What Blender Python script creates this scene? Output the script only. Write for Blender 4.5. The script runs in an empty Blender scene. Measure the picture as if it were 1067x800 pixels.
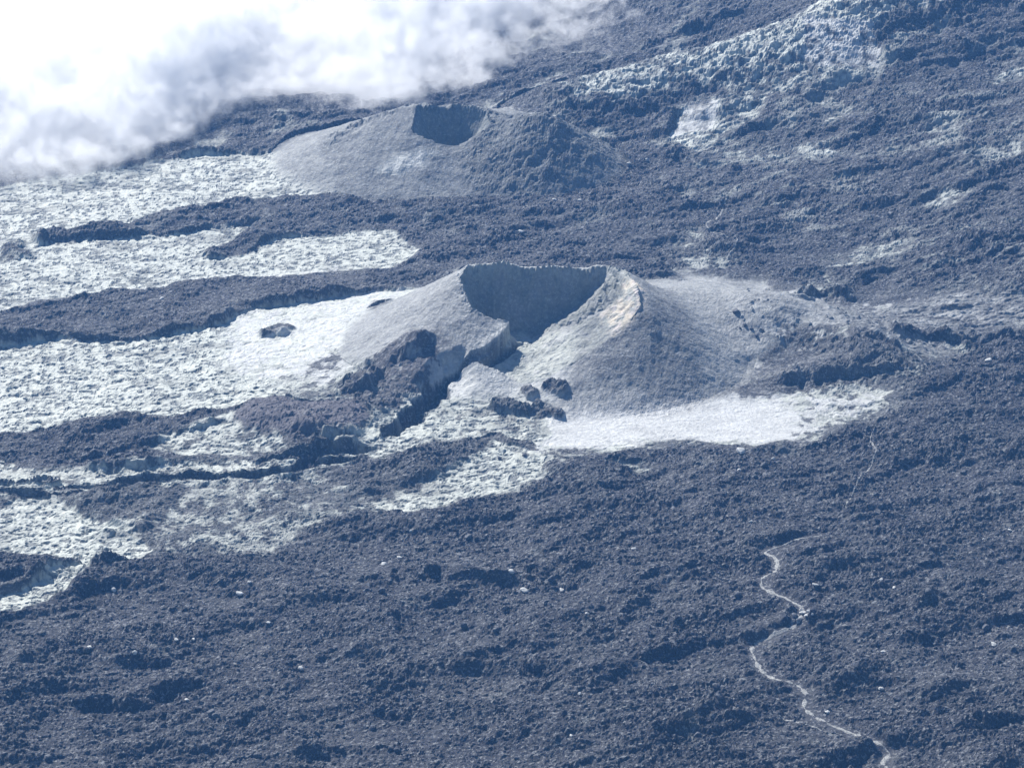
import bpy, math, random
import numpy as np
random.seed(4)
R = math.radians
F32 = np.float32
sc = bpy.context.scene
C = sc.collection

# ------------------------------------------------------------------ camera frame
HC = 586.0                       # metres of the viewpoint above the lava plain
PITCH = R(23.0)                  # looking down
FPX = 533.5 / math.tan(R(10.0))  # focal length in photo pixels (1067 wide)
CP, SP = math.cos(PITCH), math.sin(PITCH)

def ray(px, py):
    u = (px - 533.5) / FPX; v = -(py - 400.0) / FPX
    return (u, CP + v * SP, -SP + v * CP)

def sstep(x, a, b):
    t = np.clip((x - a) / (b - a), 0, 1)
    return t * t * (3 - 2 * t)

# ------------------------------------------------------------------ noise
def _hash(ix, iy, seed):
    h = (ix.astype(np.uint32) * np.uint32(374761393) + iy.astype(np.uint32) * np.uint32(668265263)
         + np.uint32((seed * 2246822519) & 0xffffffff))
    h = (h ^ (h >> np.uint32(13))) * np.uint32(1274126177)
    h = h ^ (h >> np.uint32(16))
    return h

def gnoise(x, y, seed=0):
    fx = np.floor(x); fy = np.floor(y)
    ix = fx.astype(np.int64); iy = fy.astype(np.int64)
    dx = (x - fx).astype(F32); dy = (y - fy).astype(F32)
    u = dx * dx * dx * (dx * (dx * 6 - 15) + 10); v = dy * dy * dy * (dy * (dy * 6 - 15) + 10)
    def g(ox, oy):
        a = (_hash(ix + ox, iy + oy, seed) & np.uint32(1023)).astype(F32) * F32(2 * math.pi / 1024)
        return np.cos(a) * (dx - ox) + np.sin(a) * (dy - oy)
    n00 = g(0, 0); n10 = g(1, 0); n01 = g(0, 1); n11 = g(1, 1)
    a = n00 + (n10 - n00) * u; b = n01 + (n11 - n01) * u
    return (a + (b - a) * v) * F32(1.5)

def fbm(x, y, scale, octv, seed=0, gain=0.5, ridged=False):
    s = np.zeros(x.shape, F32); a = 1.0; t = 0.0; f = 1.0 / scale
    for o in range(octv):
        n = gnoise(x * f + 17.3 * o, y * f - 9.1 * o, seed + o * 7)
        if ridged: n = 1.0 - 2.0 * np.abs(n)
        s += F32(a) * n; t += a; a *= gain; f *= 2.03
    return s / F32(t)

# ------------------------------------------------------------------ regional relief
def base_h(x, y):
    """smooth volcano flank: level plain in front, rising to the back right"""
    x = np.asarray(x, float); y = np.asarray(y, float)
    t = 0.55 * x + 0.83 * (y - 1640)
    sp = 60 * np.log1p(np.exp(np.clip((t - 60) / 60, -30, 30)))
    up = 0.16 * np.minimum(sp, 1500) * sstep(x, -260, 260)
    far = 0.10 * np.maximum(y - 2150, 0)
    # gentle fall towards the viewer on the lower right and the lower left
    roll = 5 * np.sin(x / 95.0 + y / 170.0) + 3 * np.sin(x / 51.0 - y / 83.0 + 1.0)
    return up + far + roll * 0.5

def P(px, py, z):
    d = ray(px, py); t = (z - HC) / d[2]
    return (d[0] * t, d[1] * t)

def at(px, py, dz=0.0):
    """the point of the plain that the photograph shows at (px, py)"""
    z = 0.0
    for _ in range(40):
        x, y = P(px, py, z + dz)
        z = 0.5 * z + 0.5 * float(base_h(x, y))
    return (x, y)

def pts(s, dz=0.0):
    return np.array([at(a, b, dz) for a, b in s])

# ------------------------------------------------------------------ the grid (a fan that is finer near the viewpoint)
dep = []
a = R(36.0)
while a > R(13.2):
    fine = R(15.0) < a < R(31.2)
    dep.append(a); a -= 0.000245 if fine else 0.0009
while a > R(4.0):
    dep.append(a); a -= 0.0016
ROWY = HC / np.tan(np.array(dep))
ucols = []
u = -0.34
while u < 0.34:
    ucols.append(u); u += 0.00034 if abs(u) < 0.205 else 0.0011
UC = np.array(ucols)
NR, NC = len(ROWY), len(UC)
Y = np.repeat(ROWY[:, None], NC, 1)
X = UC[None, :] * np.sqrt(Y * Y + HC * HC)
print('grid', NR, NC, NR * NC)

def bbox_idx(p, m):
    x0, y0 = p.min(0) - m; x1, y1 = p.max(0) + m
    r = np.where((ROWY >= y0) & (ROWY <= y1))[0]
    if len(r) == 0: return None
    Xs = X[r[0]:r[-1] + 1]
    c = np.where(((Xs >= x0) & (Xs <= x1)).any(0))[0]
    if len(c) == 0: return None
    return (slice(r[0], r[-1] + 1), slice(c[0], c[-1] + 1))

WX = X + 7 * fbm(X, Y, 42, 4, 101, 0.55); WY = Y + 9 * fbm(X, Y, 42, 4, 131, 0.55)
WX2 = X + 2.6 * fbm(X, Y, 14, 3, 201, 0.6); WY2 = Y + 3.2 * fbm(X, Y, 14, 3, 231, 0.6)

def poly_sd(p, sl, warp):
    x = (WX if warp == 1 else WX2 if warp == 2 else X)[sl]; y = (WY if warp == 1 else WY2 if warp == 2 else Y)[sl]
    best = np.full(x.shape, 1e18); ins = np.zeros(x.shape, bool)
    n = len(p)
    for i in range(n):
        ax, ay = p[i]; bx, by = p[(i + 1) % n]
        ex, ey = bx - ax, by - ay
        t = np.clip(((x - ax) * ex + (y - ay) * ey) / (ex * ex + ey * ey + 1e-9), 0, 1)
        d = (x - ax - t * ex) ** 2 + (y - ay - t * ey) ** 2
        best = np.minimum(best, d)
        if ay != by:
            cr = ((ay > y) != (by > y)) & (x < (bx - ax) * (y - ay) / (by - ay) + ax)
            ins ^= cr
    s = np.sqrt(best)
    return np.where(ins, s, -s)

def poly_mask(p, edge=3.0, warp=1, mult=1.0):
    """0..1 weight of being inside a world polygon (torn edge)"""
    sl = bbox_idx(p, edge + 16)
    if sl is None: return None, None
    sd = poly_sd(p, sl, warp)
    return sl, sstep(sd, -edge, edge) * mult

def line_d(p, sl, warp=2):
    x = (WX if warp == 1 else WX2 if warp == 2 else X)[sl]; y = (WY if warp == 1 else WY2 if warp == 2 else Y)[sl]
    best = np.full(x.shape, 1e18); T = np.zeros(x.shape); S = np.zeros(x.shape)
    L = np.r_[0, np.cumsum(np.hypot(*(p[1:] - p[:-1]).T))]
    for i in range(len(p) - 1):
        ax, ay = p[i]; bx, by = p[i + 1]; ex, ey = bx - ax, by - ay
        l = math.hypot(ex, ey)
        t = np.clip(((x - ax) * ex + (y - ay) * ey) / (l * l), 0, 1)
        qx = x - ax - t * ex; qy = y - ay - t * ey
        d = qx * qx + qy * qy
        m = d < best
        best = np.where(m, d, best); T = np.where(m, (L[i] + t * l) / L[-1], T)
        S = np.where(m, np.sign(ex * qy - ey * qx), S)
    return np.sqrt(best), T, S

H = base_h(X, Y).astype(F32)
PALE = np.zeros_like(H)      # pale tone; on ropy lava it holds the backlit sheen as colour
ASH = np.zeros_like(H)       # fine smooth ash / cinder
SULF = np.zeros_like(H)      # sulphur and burnt red crust
ROUGH = np.ones_like(H)      # strength of clinker relief
CRAG = np.zeros_like(H)      # big broken crags
PURP = np.zeros_like(H)      # reddish oxidised clinker
REG = np.zeros(H.shape, np.int16)

def paint(A, s, v, edge=3.0, warp=1, mode='mix', world=None):
    p = pts(s) if world is None else world
    sl, m = poly_mask(p, edge, warp)
    if sl is None: return
    if mode == 'mix': A[sl] = A[sl] * (1 - m) + v * m
    elif mode == 'add': A[sl] += v * m
    else: A[sl] = np.maximum(A[sl], v * m)

# ------------------------------------------------------------------ which lava lies where
# ropy lava fields on the left, their sunlit sheen painted as pale colour
paint(PALE, [(-260,240),(0,197),(60,184),(130,175),(190,163),(255,158),(330,168),(350,205),(300,212),(240,212),(180,224),(130,238),(38,250),(40,256),(100,250),(165,247),(232,236),(272,234),(240,254),(212,266),(250,266),(298,247),(350,241),(396,240),(442,262),(408,279),(340,286),(250,292),(150,301),(60,314),(0,326),(-260,360)], .86, 3)
paint(PALE, [(-260,380),(0,357),(60,352),(150,353),(230,338),(262,320),(350,307),(455,302),(440,330),(420,360),(400,395),(350,420),(262,424),(180,436),(100,440),(0,452),(-260,490)], 1.0, 3)
paint(PALE, [(150,466),(180,452),(230,438),(270,434),(300,450),(300,468),(250,478),(190,478)], .7, 3)
paint(PALE, [(-200,480),(0,485),(60,490),(150,492),(230,482),(300,478),(380,468),(400,480),(330,498),(250,512),(150,520),(60,528),(-200,540)], .75, 4)
paint(PALE, [(-200,520),(0,518),(120,514),(260,505),(380,480),(390,495),(420,505),(545,450),(560,468),(545,505),(470,525),(380,540),(310,556),(272,580),(160,578),(110,560),(60,528),(-200,540)], .42, 5)
paint(PALE, [(-200,560),(0,528),(40,520),(80,530),(110,545),(165,572),(140,585),(95,592),(62,620),(22,642),(-30,645),(-200,680)], .98, 3)
paint(PALE, [(-90,575),(0,577),(48,578),(86,588),(60,596),(28,612),(-90,640)], .0, 2)
# dark clinker patches inside the mixed zone
paint(PALE, [(385,465),(450,455),(520,455),(500,480),(440,500),(400,520),(360,512),(340,500),(370,480)], .04, 2)
paint(PALE, [(60,525),(150,505),(190,520),(170,545),(110,545)], .1, 4)
paint(PALE, [(390,320),(430,318),(455,325),(430,345),(395,350),(385,335)], .15, 3)
paint(PALE, [(268,347),(290,340),(308,343),(296,349),(275,352)], .05, 1.5, 2)
paint(PALE, [(130,242),(165,239),(172,246),(140,250)], .05, 1.5, 2)
paint(PALE, [(300,243),(330,238),(385,236),(350,247),(310,248)], .05, 1.5, 2)
paint(PALE, [(0,258),(25,252),(30,268),(5,275)], .25, 3)
# tongue of pale lava and ash in front of the cone
paint(PALE, [(380,528),(440,515),(495,480),(520,455),(560,440),(600,428),(700,425),(760,418),(845,410),(838,462),(760,466),(700,462),(640,470),(600,478),(560,500),(500,521),(430,535),(385,538)], .9, 7)
paint(PALE, [(840,412),(900,405),(915,425),(870,440),(850,462),(838,462)], .5, 14)
paint(PALE, [(565,470),(600,466),(640,478),(600,485),(570,492)], .25, 4)
paint(PALE, [(640,488),(670,485),(690,492),(660,498)], .5, 3)
paint(PALE, [(290,395),(380,360),(430,330),(470,290),(540,350),(510,380),(460,415),(400,455),(340,470),(300,440)], .55, 6)
# rear ground
paint(PALE, [(578,130),(615,115),(660,108),(700,90),(760,80),(830,52),(860,38),(935,0),(1067,-20),(1180,-60),(1180,-20),(1040,8),(985,25),(925,45),(905,62),(915,82),(870,98),(800,112),(790,128),(760,150),(720,162),(690,152),(712,130),(770,116),(700,112),(660,125),(600,140)], .55, 4)
paint(PALE, [(800,78),(850,62),(905,56),(915,78),(870,90),(830,88),(812,84)], .6, 4)
paint(PALE, [(690,152),(720,122),(760,118),(740,140),(715,158)], .75, 3)
paint(PALE, [(760,60),(850,35),(930,0),(960,0),(870,42),(840,52),(770,78)], .65, 3)
paint(PALE, [(1022,90),(1045,78),(1090,62),(1085,80),(1040,92)], .6, 3)
paint(PALE, [(600,128),(640,114),(700,92),(760,78),(830,52),(862,36),(935,-2),(1067,-30),(1200,-60),(1200,-30),(1067,-2),(960,22),(905,45),(850,74),(780,98),(700,118),(640,132)], .66, 6)
for q in ([(800,170),(900,160),(830,150),(720,165)], [(980,130),(1025,125),(1067,124),(1067,128),(1000,134)],
          [(950,215),(1000,200),(1010,210),(985,222)], [(860,272),(900,258),(948,250),(945,262),(905,272)],
          [(900,255),(948,250),(940,268),(890,280),(855,285)], [(700,272),(740,265),(775,275),(720,282)],
          [(820,310),(860,290),(880,300),(850,320)], [(720,175),(790,168),(780,172),(730,180)],
          [(560,88),(640,62),(660,60),(600,82)], [(500,112),(560,90),(565,93),(510,114)],
          [(840,130),(880,122),(930,118),(860,134)], [(1000,168),(1067,145),(1067,165),(1020,180)],
          [(700,260),(730,245),(735,262),(705,268)], [(960,360),(1000,352),(1067,345),(1067,352),(1000,362)]):
    paint(PALE, q, .42, 6)
# smooth ash and cinder
paint(ASH, [(240,330),(390,300),(470,290),(420,370),(330,410),(270,395),(230,380)], .55, 10)
paint(ASH, [(560,470),(580,430),(700,410),(800,410),(850,415),(832,462),(760,464),(700,458),(640,462),(600,472)], 1, 14)
paint(ASH, [(800,412),(900,404),(935,412),(880,440),(830,466)], .6, 14)
paint(PALE, [(835,410),(905,403),(940,412),(885,442),(830,470)], .6, 12)
paint(ASH, [(700,280),(800,290),(900,330),(960,375),(930,385),(850,400),(800,420),(740,420),(760,350)], .7, 14)
paint(ASH, [(860,325),(900,305),(1000,300),(1080,310),(1080,345),(960,352),(985,372),(940,360)], .75, 14)
paint(PALE, [(790,330),(860,340),(960,375),(900,385),(840,380),(800,350)], .35, 8)
paint(PALE, [(700,285),(800,300),(850,320),(1000,300),(1080,310),(1080,345),(960,350),(985,372),(950,378),(850,340),(780,345)], .26, 8)
paint(PALE, [(905,368),(960,360),(1010,366),(990,378),(950,385)], .5, 4)
paint(ASH, [(830,60),(910,55),(915,80),(840,92)], .9, 5)
paint(ASH, [(690,150),(720,122),(755,120),(735,142)], .8, 4)
paint(ASH, [(0,320),(200,290),(480,272),(480,300),(330,306),(230,335),(150,350),(0,352)], .35, 5)

# ------------------------------------------------------------------ the cones
def cone(rim, base0, out_slope, region, crater_region, floor=None, apron=(0.34, 0.17), k=1.3, crag=0.25, extra=(), soft=2.2):
    """rim: list of (px, py, z, inner slope) round the crater; the flanks are the envelope of cones hung from the rim"""
    q = []
    for t_ in rim:
        px, py, z, si = t_[:4]; x, y = P(px, py, z); q.append((x, y, z, si, t_[4] if len(t_) > 4 else out_slope))
    q = np.array(q); n = len(q)
    S = []
    for i in range(n):
        a, b = q[i], q[(i + 1) % n]
        m = max(2, int(math.hypot(*(b - a)[:2]) / 2.2))
        for j in range(m): S.append(a + (b - a) * j / m)
    S = np.array(S); Z0 = S[:, 2].copy()
    # break the rim line up a little
    nz = fbm(S[:, 0] * 1.0, S[:, 1] * 1.0, 15, 3, 55, .45)
    S[:, 2] += 4.4 * crag * 4 * nz * (S[:, 2] > 20) * .45
    EX = []
    for ln in extra:
        e = [(*P(a, b, c_), c_, d_) for a, b, c_, d_ in ln]
        for u_, v_ in zip(e[:-1], e[1:]):
            u_ = np.array(u_); v_ = np.array(v_); m = max(1, int(math.hypot(*(v_ - u_)[:2]) / 2.2))
            for jj in range(m): EX.append(u_ + (v_ - u_) * jj / m)
    sl = bbox_idx(q[:, :2], 170)
    x = WX2[sl] * .5 + X[sl] * .5; y = WY2[sl] * .5 + Y[sl] * .5
    b = base0(x, y)
    sd = poly_sd(S[:, :2], sl, 0)
    ins = sd > 0
    so = np.zeros_like(x); sa = np.full_like(x, -1e9); si = np.full_like(x, -1e9)
    mo = np.full_like(x, -1e9)
    for (px, py, z, s, os_), z0 in zip(S, Z0):
        d = np.sqrt((x - px) ** 2 + (y - py) ** 2)
        o = z - os_ * d
        i_ = z0 + (z - z0) * np.exp(-d / 4) - s * d
        mo = np.maximum(mo, o)
        so += np.exp(np.clip((o - 40) / soft, -60, 30))
        sa = np.maximum(sa, z * apron[0] - apron[1] * d)
        si = np.maximum(si, i_)
    for px, py, z, os_ in EX:
        d = np.sqrt((x - px) ** 2 + (y - py) ** 2); o = z - os_ * d
        mo = np.maximum(mo, o); so += np.exp(np.clip((o - 40) / soft, -60, 30))
    out = soft * (np.log(so + 1e-30) - math.log(4.2)) + 40
    out = np.minimum(out, mo + 3)
    gully = fbm(x, y, 16, 3, 77)
    out = out + 0.9 * gully * sstep(out, 2, 14) * (1 - sstep(out, 34, 42))
    inn = si + 1.0 * fbm(x, y, 9, 4, 88) * sstep(-sd, -12, -3)*0 + 1.1 * fbm(x, y, 9, 4, 88) * sstep(sd, 1, 8)
    if floor is not None:
        inn = np.maximum(inn, floor(x, y))
    inn = np.minimum(inn, mo + 5)
    h = np.where(ins, inn, out)
    h = np.where(ins, h, np.maximum(h, sa))
    rise = b + 2.0 * np.log1p(np.exp(np.clip((h - 1.0) / 2.0, -30, 60)))
    H[sl] = np.where(ins, b + h, rise)
    inside = sstep(sd, -1.5, 1.5)
    body = sstep(h + 3.5 * fbm(x, y, 7, 4, 93, .6), .8, 7.0) * ~ins
    reg = REG[sl]
    reg[(h > 2.2) & ~ins & (out > sa - 2)] = region
    reg[ins] = crater_region
    return sl, q, S, sd, h, inside, body

def zero(x, y): return np.zeros_like(x)
BASE = lambda x, y: base_h(x, y)
def floor1(x, y):
    # floor that drains out of the breach towards the viewer
    t = (y - 1381.0)
    return 3.0 + np.clip(t + 22, 0, 34) * 0.20
rim1 = [(532,353,15,1.5,.34),(508,343,21,1.6,.38),(492,330,27,1.7,.42),(484,311,33,1.8,.5),(479,294,38,1.8,.56),(490,281,41,1.9),(505,278,42.5,2.0),(524,276,43.5,2.0),(545,279,41.5,2.0),(566,278.5,42,2.0),(584,280,40.5,2.0),
        (603,277.5,42,2.0),(612,281,40,2.0),(622,275,43,1.9),(634,274,43.6,1.8),(652,281,44,.85),(665,298,43,.60),(668,318,38,.58),(655,338,31,.50,.62),(640,352,26,.42,.55),(612,373,18,.34,.46),
        (588,391,11,.30,.34),(565,404,6.5,.3,.3),(540,410,3,.4),(520,404,3,.5),(492,398,4,1.0,.34),(509,386,7.5,1.0,.34),(523,370,11,1.2,.34)]
slA, qA, SA, sdA, hA, insA, bodyA = cone(rim1, BASE, .67, 1, 2, floor1)
ASH[slA] = np.maximum(ASH[slA], bodyA * .8)
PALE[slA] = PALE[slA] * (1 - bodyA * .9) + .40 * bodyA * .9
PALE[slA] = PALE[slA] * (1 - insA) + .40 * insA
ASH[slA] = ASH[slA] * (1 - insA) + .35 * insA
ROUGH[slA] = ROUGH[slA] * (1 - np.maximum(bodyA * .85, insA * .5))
# burnt rim crust: sulphur on the right rim
sp_ = np.array([P(*t) for t in [(640,350,27),(655,338,31),(668,318,38),(672,300,41),(660,290,43),(648,300,38),(652,318,33),(640,332,27),(625,345,22)]])
sl, m = poly_mask(sp_, 4, 2); SULF[sl] = np.maximum(SULF[sl], m)
PALE[sl] = PALE[sl] * (1 - m) + .62 * m
# terraces of slumped crust on the right inner slope
tp = np.array([P(*t) for t in [(570,352,12),(600,325,25),(640,285,40),(658,300,38),(640,330,28),(600,352,17)]])
sl, m = poly_mask(tp, 4, 2)
w = fbm(X[sl], Y[sl], 12, 3, 91)
ter = ((H[sl] + 1.2 * w) / 2.6); fr = ter - np.floor(ter)
H[sl] += m * 3.0 * (sstep(fr, .55, 1.0) - fr)
H[sl] += m * 1.9 * fbm(X[sl] * .4 + Y[sl] * .15, Y[sl] - X[sl] * .1, 5.5, 3, 95, .55, True)
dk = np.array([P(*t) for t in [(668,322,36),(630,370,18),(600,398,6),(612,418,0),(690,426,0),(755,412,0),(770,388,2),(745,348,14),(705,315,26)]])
sl, m = poly_mask(dk, 4, 2); PALE[sl] = PALE[sl] * (1 - m) + .25 * m  # shade on the cone's front-right face deepened by a darker colour
# ridge of crust on the left rim
lp = np.array([P(*t) for t in [(530,352,14),(508,342,20),(492,328,27),(484,310,33),(480,293,38),(492,281,41)]])
sl = bbox_idx(lp, 12); d, T, S_ = line_d(lp, sl, 0)
m = np.exp(-(d / 5.0) ** 2); H[sl] += m * (2.4 * fbm(X[sl], Y[sl], 5.5, 3, 311, .6) + .4); PALE[sl] += m * .12
bp = np.array([P(*t) for t in [(492,281,41),(518,277,43),(560,279,41),(600,278,41.5),(628,275,43),(652,281,44),(665,298,43)]])
sl = bbox_idx(bp, 12); d, T, S_ = line_d(bp, sl, 0)
m = np.exp(-(d / 4.0) ** 2); H[sl] += m * (1.5 * fbm(X[sl], Y[sl], 10, 3, 321, .5) + sstep(T, .7, 1) * 1.0); PALE[sl] += m * .25

rim2 = [(430,130,33,1.8),(435,109,40,2.0),(455,112,36,2.1),(482,110,37,2.1),(508,118,36,1.9),(512,130,33,1.0),(505,142,27,.8),(490,153,21,.75),
        (470,164,15,.6),(445,168,12,.6),(433,160,16,1.2),(429,145,25,1.6)]
def floor2(x, y):
    q0 = P(455, 164, 15)
    return np.full_like(x, 9.0)
slB, qB, SB, sdB, hB, insB, bodyB = cone(rim2, BASE, .60, 3, 4, floor2, extra=[
    [(436,108,41,.52),(405,119,35,.46),(375,132,26,.44),(350,152,15,.45)],
    [(512,122,36,.62),(530,128,35,.7),(545,121,40,.74),(562,118,42,.78),(580,125,38,.8),(590,142,28,.8),(596,155,21,.8)]])
# second shoulder of the rear cone
def hump(px, py, z, slope, region, top=.5, craters=True, seed=5, rad=6):
    cx, cy = P(px, py, z)
    c = np.array([[cx, cy]]); sl = bbox_idx(c, z / slope + 30)
    x, y = WX2[sl], WY2[sl]
    d = np.sqrt((x - cx) ** 2 + (y - cy) ** 2)
    h = z + .4 - slope * np.sqrt(d * d + rad * rad) + slope * rad * .6
    if craters: h = h - 5 * np.exp(-(d / 7) ** 2)
    b = base_h(X[sl], Y[sl])
    hh = b + 2 * np.log1p(np.exp(np.clip((h - 1) / 2, -30, 60)))
    kk = 3.5; new = np.maximum(H[sl], hh) + kk * np.log1p(np.exp(-np.abs(H[sl] - hh) / kk)) * sstep(h, 0, 6)
    free = REG[sl] != 4
    m = sstep(hh - H[sl], -1, 1) * sstep(h + 3 * fbm(x, y, 8, 3, 94), 1, 7) * free
    H[sl] = np.where(free, new, H[sl])
    if region: REG[sl][(m > .5)] = region
    return sl, m
for A, s_, m_ in ((.34, slB, bodyB),):
    ASH[s_] = np.maximum(ASH[s_], m_ * .6)
    PALE[s_] = PALE[s_] * (1 - m_ * .9) + A * m_ * .9
    ROUGH[s_] = ROUGH[s_] * (1 - m_ * .7)
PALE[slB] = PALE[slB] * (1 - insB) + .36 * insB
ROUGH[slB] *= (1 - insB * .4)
rr = np.array([P(*t) for t in [(512,110,38),(560,98,38),(640,120,10),(650,190,0),(560,214,0),(490,210,0),(478,172,12),(500,146,24)]])
sl, m = poly_mask(rr, 8, 1); m = m * (REG[sl] == 3)
CRAG[sl] = np.maximum(CRAG[sl], m * .45); PALE[sl] = PALE[sl] * (1 - m * .7) + .13 * m * .7; ROUGH[sl] = np.maximum(ROUGH[sl], m * .7); ASH[sl] *= 1 - m * .5
lc = np.array([P(*t) for t in [(348,150,18),(375,132,26),(405,121,33),(434,112,36),(482,110,37),(508,116,36)]])
sl = bbox_idx(lc, 30); d, T, S_ = line_d(lc, sl, 2)
CRAG[sl] = np.maximum(CRAG[sl], np.exp(-(d / 8) ** 2) * .8 * (REG[sl] == 3))
# pale crust spilled on the front of the rear cone
paint(PALE, None, .85, 3, 2, world=np.array([P(*t) for t in [(392,198,2),(410,182,8),(440,170,14),(455,170,14),(440,190,6),(415,202,1)]]))

# right shoulder and outer hump of the main cone
slE, mE = hump(715, 296, 26, .40, 1, craters=False, rad=14)
slF, mF = hump(765, 318, 17, .34, 1, craters=False, rad=14)
for s_, m_ in ((slE, mE), (slF, mF)):
    ASH[s_] = np.maximum(ASH[s_], m_ * .8); PALE[s_] = PALE[s_] * (1 - m_ * .8) + .46 * m_ * .8; ROUGH[s_] = ROUGH[s_] * (1 - m_ * .8)  # sunlit side beyond the shaded flank painted lighter

# ------------------------------------------------------------------ scarps, pressure ridges, gullies
def scarp(s, h, back=14.0, front=2.0, dz=0.0, warp=2, crag=0.0, pale=None, taper=True):
    p = pts(s, dz)
    if p[0, 0] > p[-1, 0]: p = p[::-1]
    sl = bbox_idx(p, back * 3)
    if sl is None: return
    d, T, S_ = line_d(p, sl, warp)
    d = d * 1.0
    beh = S_ > 0
    prof = np.where(beh, np.exp(-(d / back) ** 1.5), 1 - sstep(d, 0, front * 1.0))
    tap = sstep(T, 0, .3) * (1 - sstep(T, .7, 1)) if taper else sstep(T, 0, .05) * (1 - sstep(T, .92, 1))
    xx, yy = X[sl], Y[sl]
    vary = np.clip(.75 + 1.5 * fbm(xx, yy, 22, 3, 404), .05, 1.6)
    add = h * prof * tap * vary
    H[sl] += add
    if crag: CRAG[sl] = np.maximum(CRAG[sl], crag * np.exp(-(d / (front * 2.5)) ** 2) * tap)
    if pale is not None:
        k_ = np.where(beh, 1 - sstep(d, 4, 8), 1 - sstep(d, 1.5, 3.5)) * tap
        PALE[sl] = PALE[sl] * (1 - k_) + pale * k_
def gully(s, depth, width, dz=0.0, warp=2, dark=.75, taper=True, levee=0.0, vary=True):
    p = pts(s, dz) if not isinstance(s, np.ndarray) else s
    sl = bbox_idx(p, width * 3 + 8)
    if sl is None: return
    d, T, S_ = line_d(p, sl, warp)
    tap = (.35 + .65 * sstep(T, 0, .12) * (1 - sstep(T, .9, 1))) if taper else 1
    vn = fbm(X[sl], Y[sl], 11, 3, 611, .6); tap = tap * (1 if not vary else 1) * np.clip(.92 + .9 * fbm(X[sl], Y[sl], 24, 2, 613), .5, 1.15)
    if not vary: tap = (.35 + .65 * sstep(T, 0, .12) * (1 - sstep(T, .9, 1)))
    w = width * tap * np.clip(1.0 + .8 * vn, .7, 1.4)
    m = 1 - sstep(d, w * .55, w * 1.1)
    H[sl] -= depth * m * tap
    if levee: H[sl] += levee * np.exp(-((d - w * 1.5) / (w * .5 + .5)) ** 2) * tap
    PALE[sl] *= 1 - dark * (1 - sstep(d, w * .85, w * 1.15))
    REG[sl][(m > .5)] = np.where(REG[sl][(m > .5)] < 5, REG[sl][(m > .5)], REG[sl][(m > .5)])

paint(PALE, [(545,362),(600,388),(592,425),(550,445),(500,455),(450,460),(405,470),(385,470),(460,412),(500,388)], .72, 4)
paint(ROUGH, [(545,362),(600,388),(592,425),(550,445),(500,455),(450,460),(405,470),(385,470),(460,412),(500,388)], .8, 4)
# broken lava hill left of the channel
def mound(s, h, rad, region=0, crag=.5, purp=0, rough=1.0, pale=None, dz=0.0, pw=2.0):
    p = pts(s, dz)
    sl = bbox_idx(p, rad * 3.5)
    d, T, S_ = line_d(p, sl, 2)
    f = np.exp(-(d / rad) ** pw)
    H[sl] += h * f
    m = sstep(f, .25, .6)
    CRAG[sl] = np.maximum(CRAG[sl], crag * m); 
    if purp: PURP[sl] = np.maximum(PURP[sl], purp * m)
    if pale is not None: PALE[sl] = PALE[sl] * (1 - m) + pale * m
    if region: REG[sl][(f > .35)] = region
    return sl, m
mound([(285,438),(315,444),(345,442)], 8, 20, 5, .45, .9, pale=.10, pw=2.5)
mound([(395,415),(420,402)], 5, 20, 5, .4, .3, pale=.2)
scarp([(335,420),(380,414),(400,400),(430,393),(470,382)], 7.5, 16, 5, crag=.7)
scarp([(300,452),(340,462),(385,455)], 5, 10, 4, crag=.5)
paint(PALE, [(385,392),(462,378),(470,392),(430,402),(400,430),(375,425)], .22, 4, 1)
lp_ = pts([(368,476),(372,460),(396,442),(426,420),(452,403),(480,396),(490,412),(472,430),(440,458),(400,480)])
sl, m = poly_mask(lp_, 5, 2)
low = base_h(X[sl], Y[sl]) + 1.5 + .10 * np.clip(Y[sl] - 1340, 0, 60)
H[sl] = H[sl] * (1 - m) + np.minimum(H[sl], low) * m
PALE[sl] = PALE[sl] * (1 - m) + .85 * m; CRAG[sl] *= 1 - m
# big lava channel out of the breach
ch1 = np.array([P(*t) for t in [(541,358,13),(527,373,9.5),(511,388,6),(484,402,2)]])
gully(ch1, 3.2, 2.5, taper=False)
ch0 = np.array([P(*t) for t in [(484,401,2),(476,406,1),(466,411,0)]])
gully(ch0, 4, 2.2, taper=False)
ch2 = np.array([P(*t) for t in [(466,412,-1),(452,425,-1),(430,441,-1),(401,463,-1)]])
gully(ch2, 10, 6.2, levee=.5, dark=.8, vary=False)
gully([(560,470),(515,455),(480,462)], 1, 3)
gully([(372,478),(330,484),(300,492),(262,496),(200,499),(150,503),(110,508),(60,512)], 5.0, 5.0, levee=1.5)
gully([(262,484),(320,478),(360,470),(395,468)], 4.5, 4.0, levee=1.0)
gully([(120,516),(60,518),(0,516),(-60,520)], 3.5, 3.5, levee=1.0)
gully([(60,505),(20,507),(-40,505)], 2.5, 3.0, levee=1)

# craggy hill right of the main cone
mound([(815,352),(845,350),(880,365)], 12, 30, 6, .55, pale=.30)
mound([(900,378),(930,388)], 6, 20, 6, .6, pale=.22)
scarp([(790,394),(815,402),(860,400),(905,396),(945,392)], 7, 16, 5, crag=1.0)
scarp([(808,345),(850,342),(884,362)], 3, 10, 3, crag=.7)
scarp([(900,372),(925,376),(940,384)], 3, 10, 3, crag=.8)
paint(PALE, [(800,375),(850,385),(900,372),(945,385),(940,400),(860,408),(800,405)], .10, 4, 2)
paint(PALE, [(860,345),(900,355),(955,382),(930,380),(880,365),(850,352)], .55, 3, 2)
KEEP = np.zeros_like(H)
shd = pts([(700,284),(800,296),(850,322),(900,330),(1000,306),(1080,314),(1080,340),(960,348),(990,370),(955,380),(900,370),(850,366),(808,372),(775,402),(740,420),(720,380)])
sl, m = poly_mask(shd, 7, 1); ff = REG[sl] != 2
m = m * ff
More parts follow.
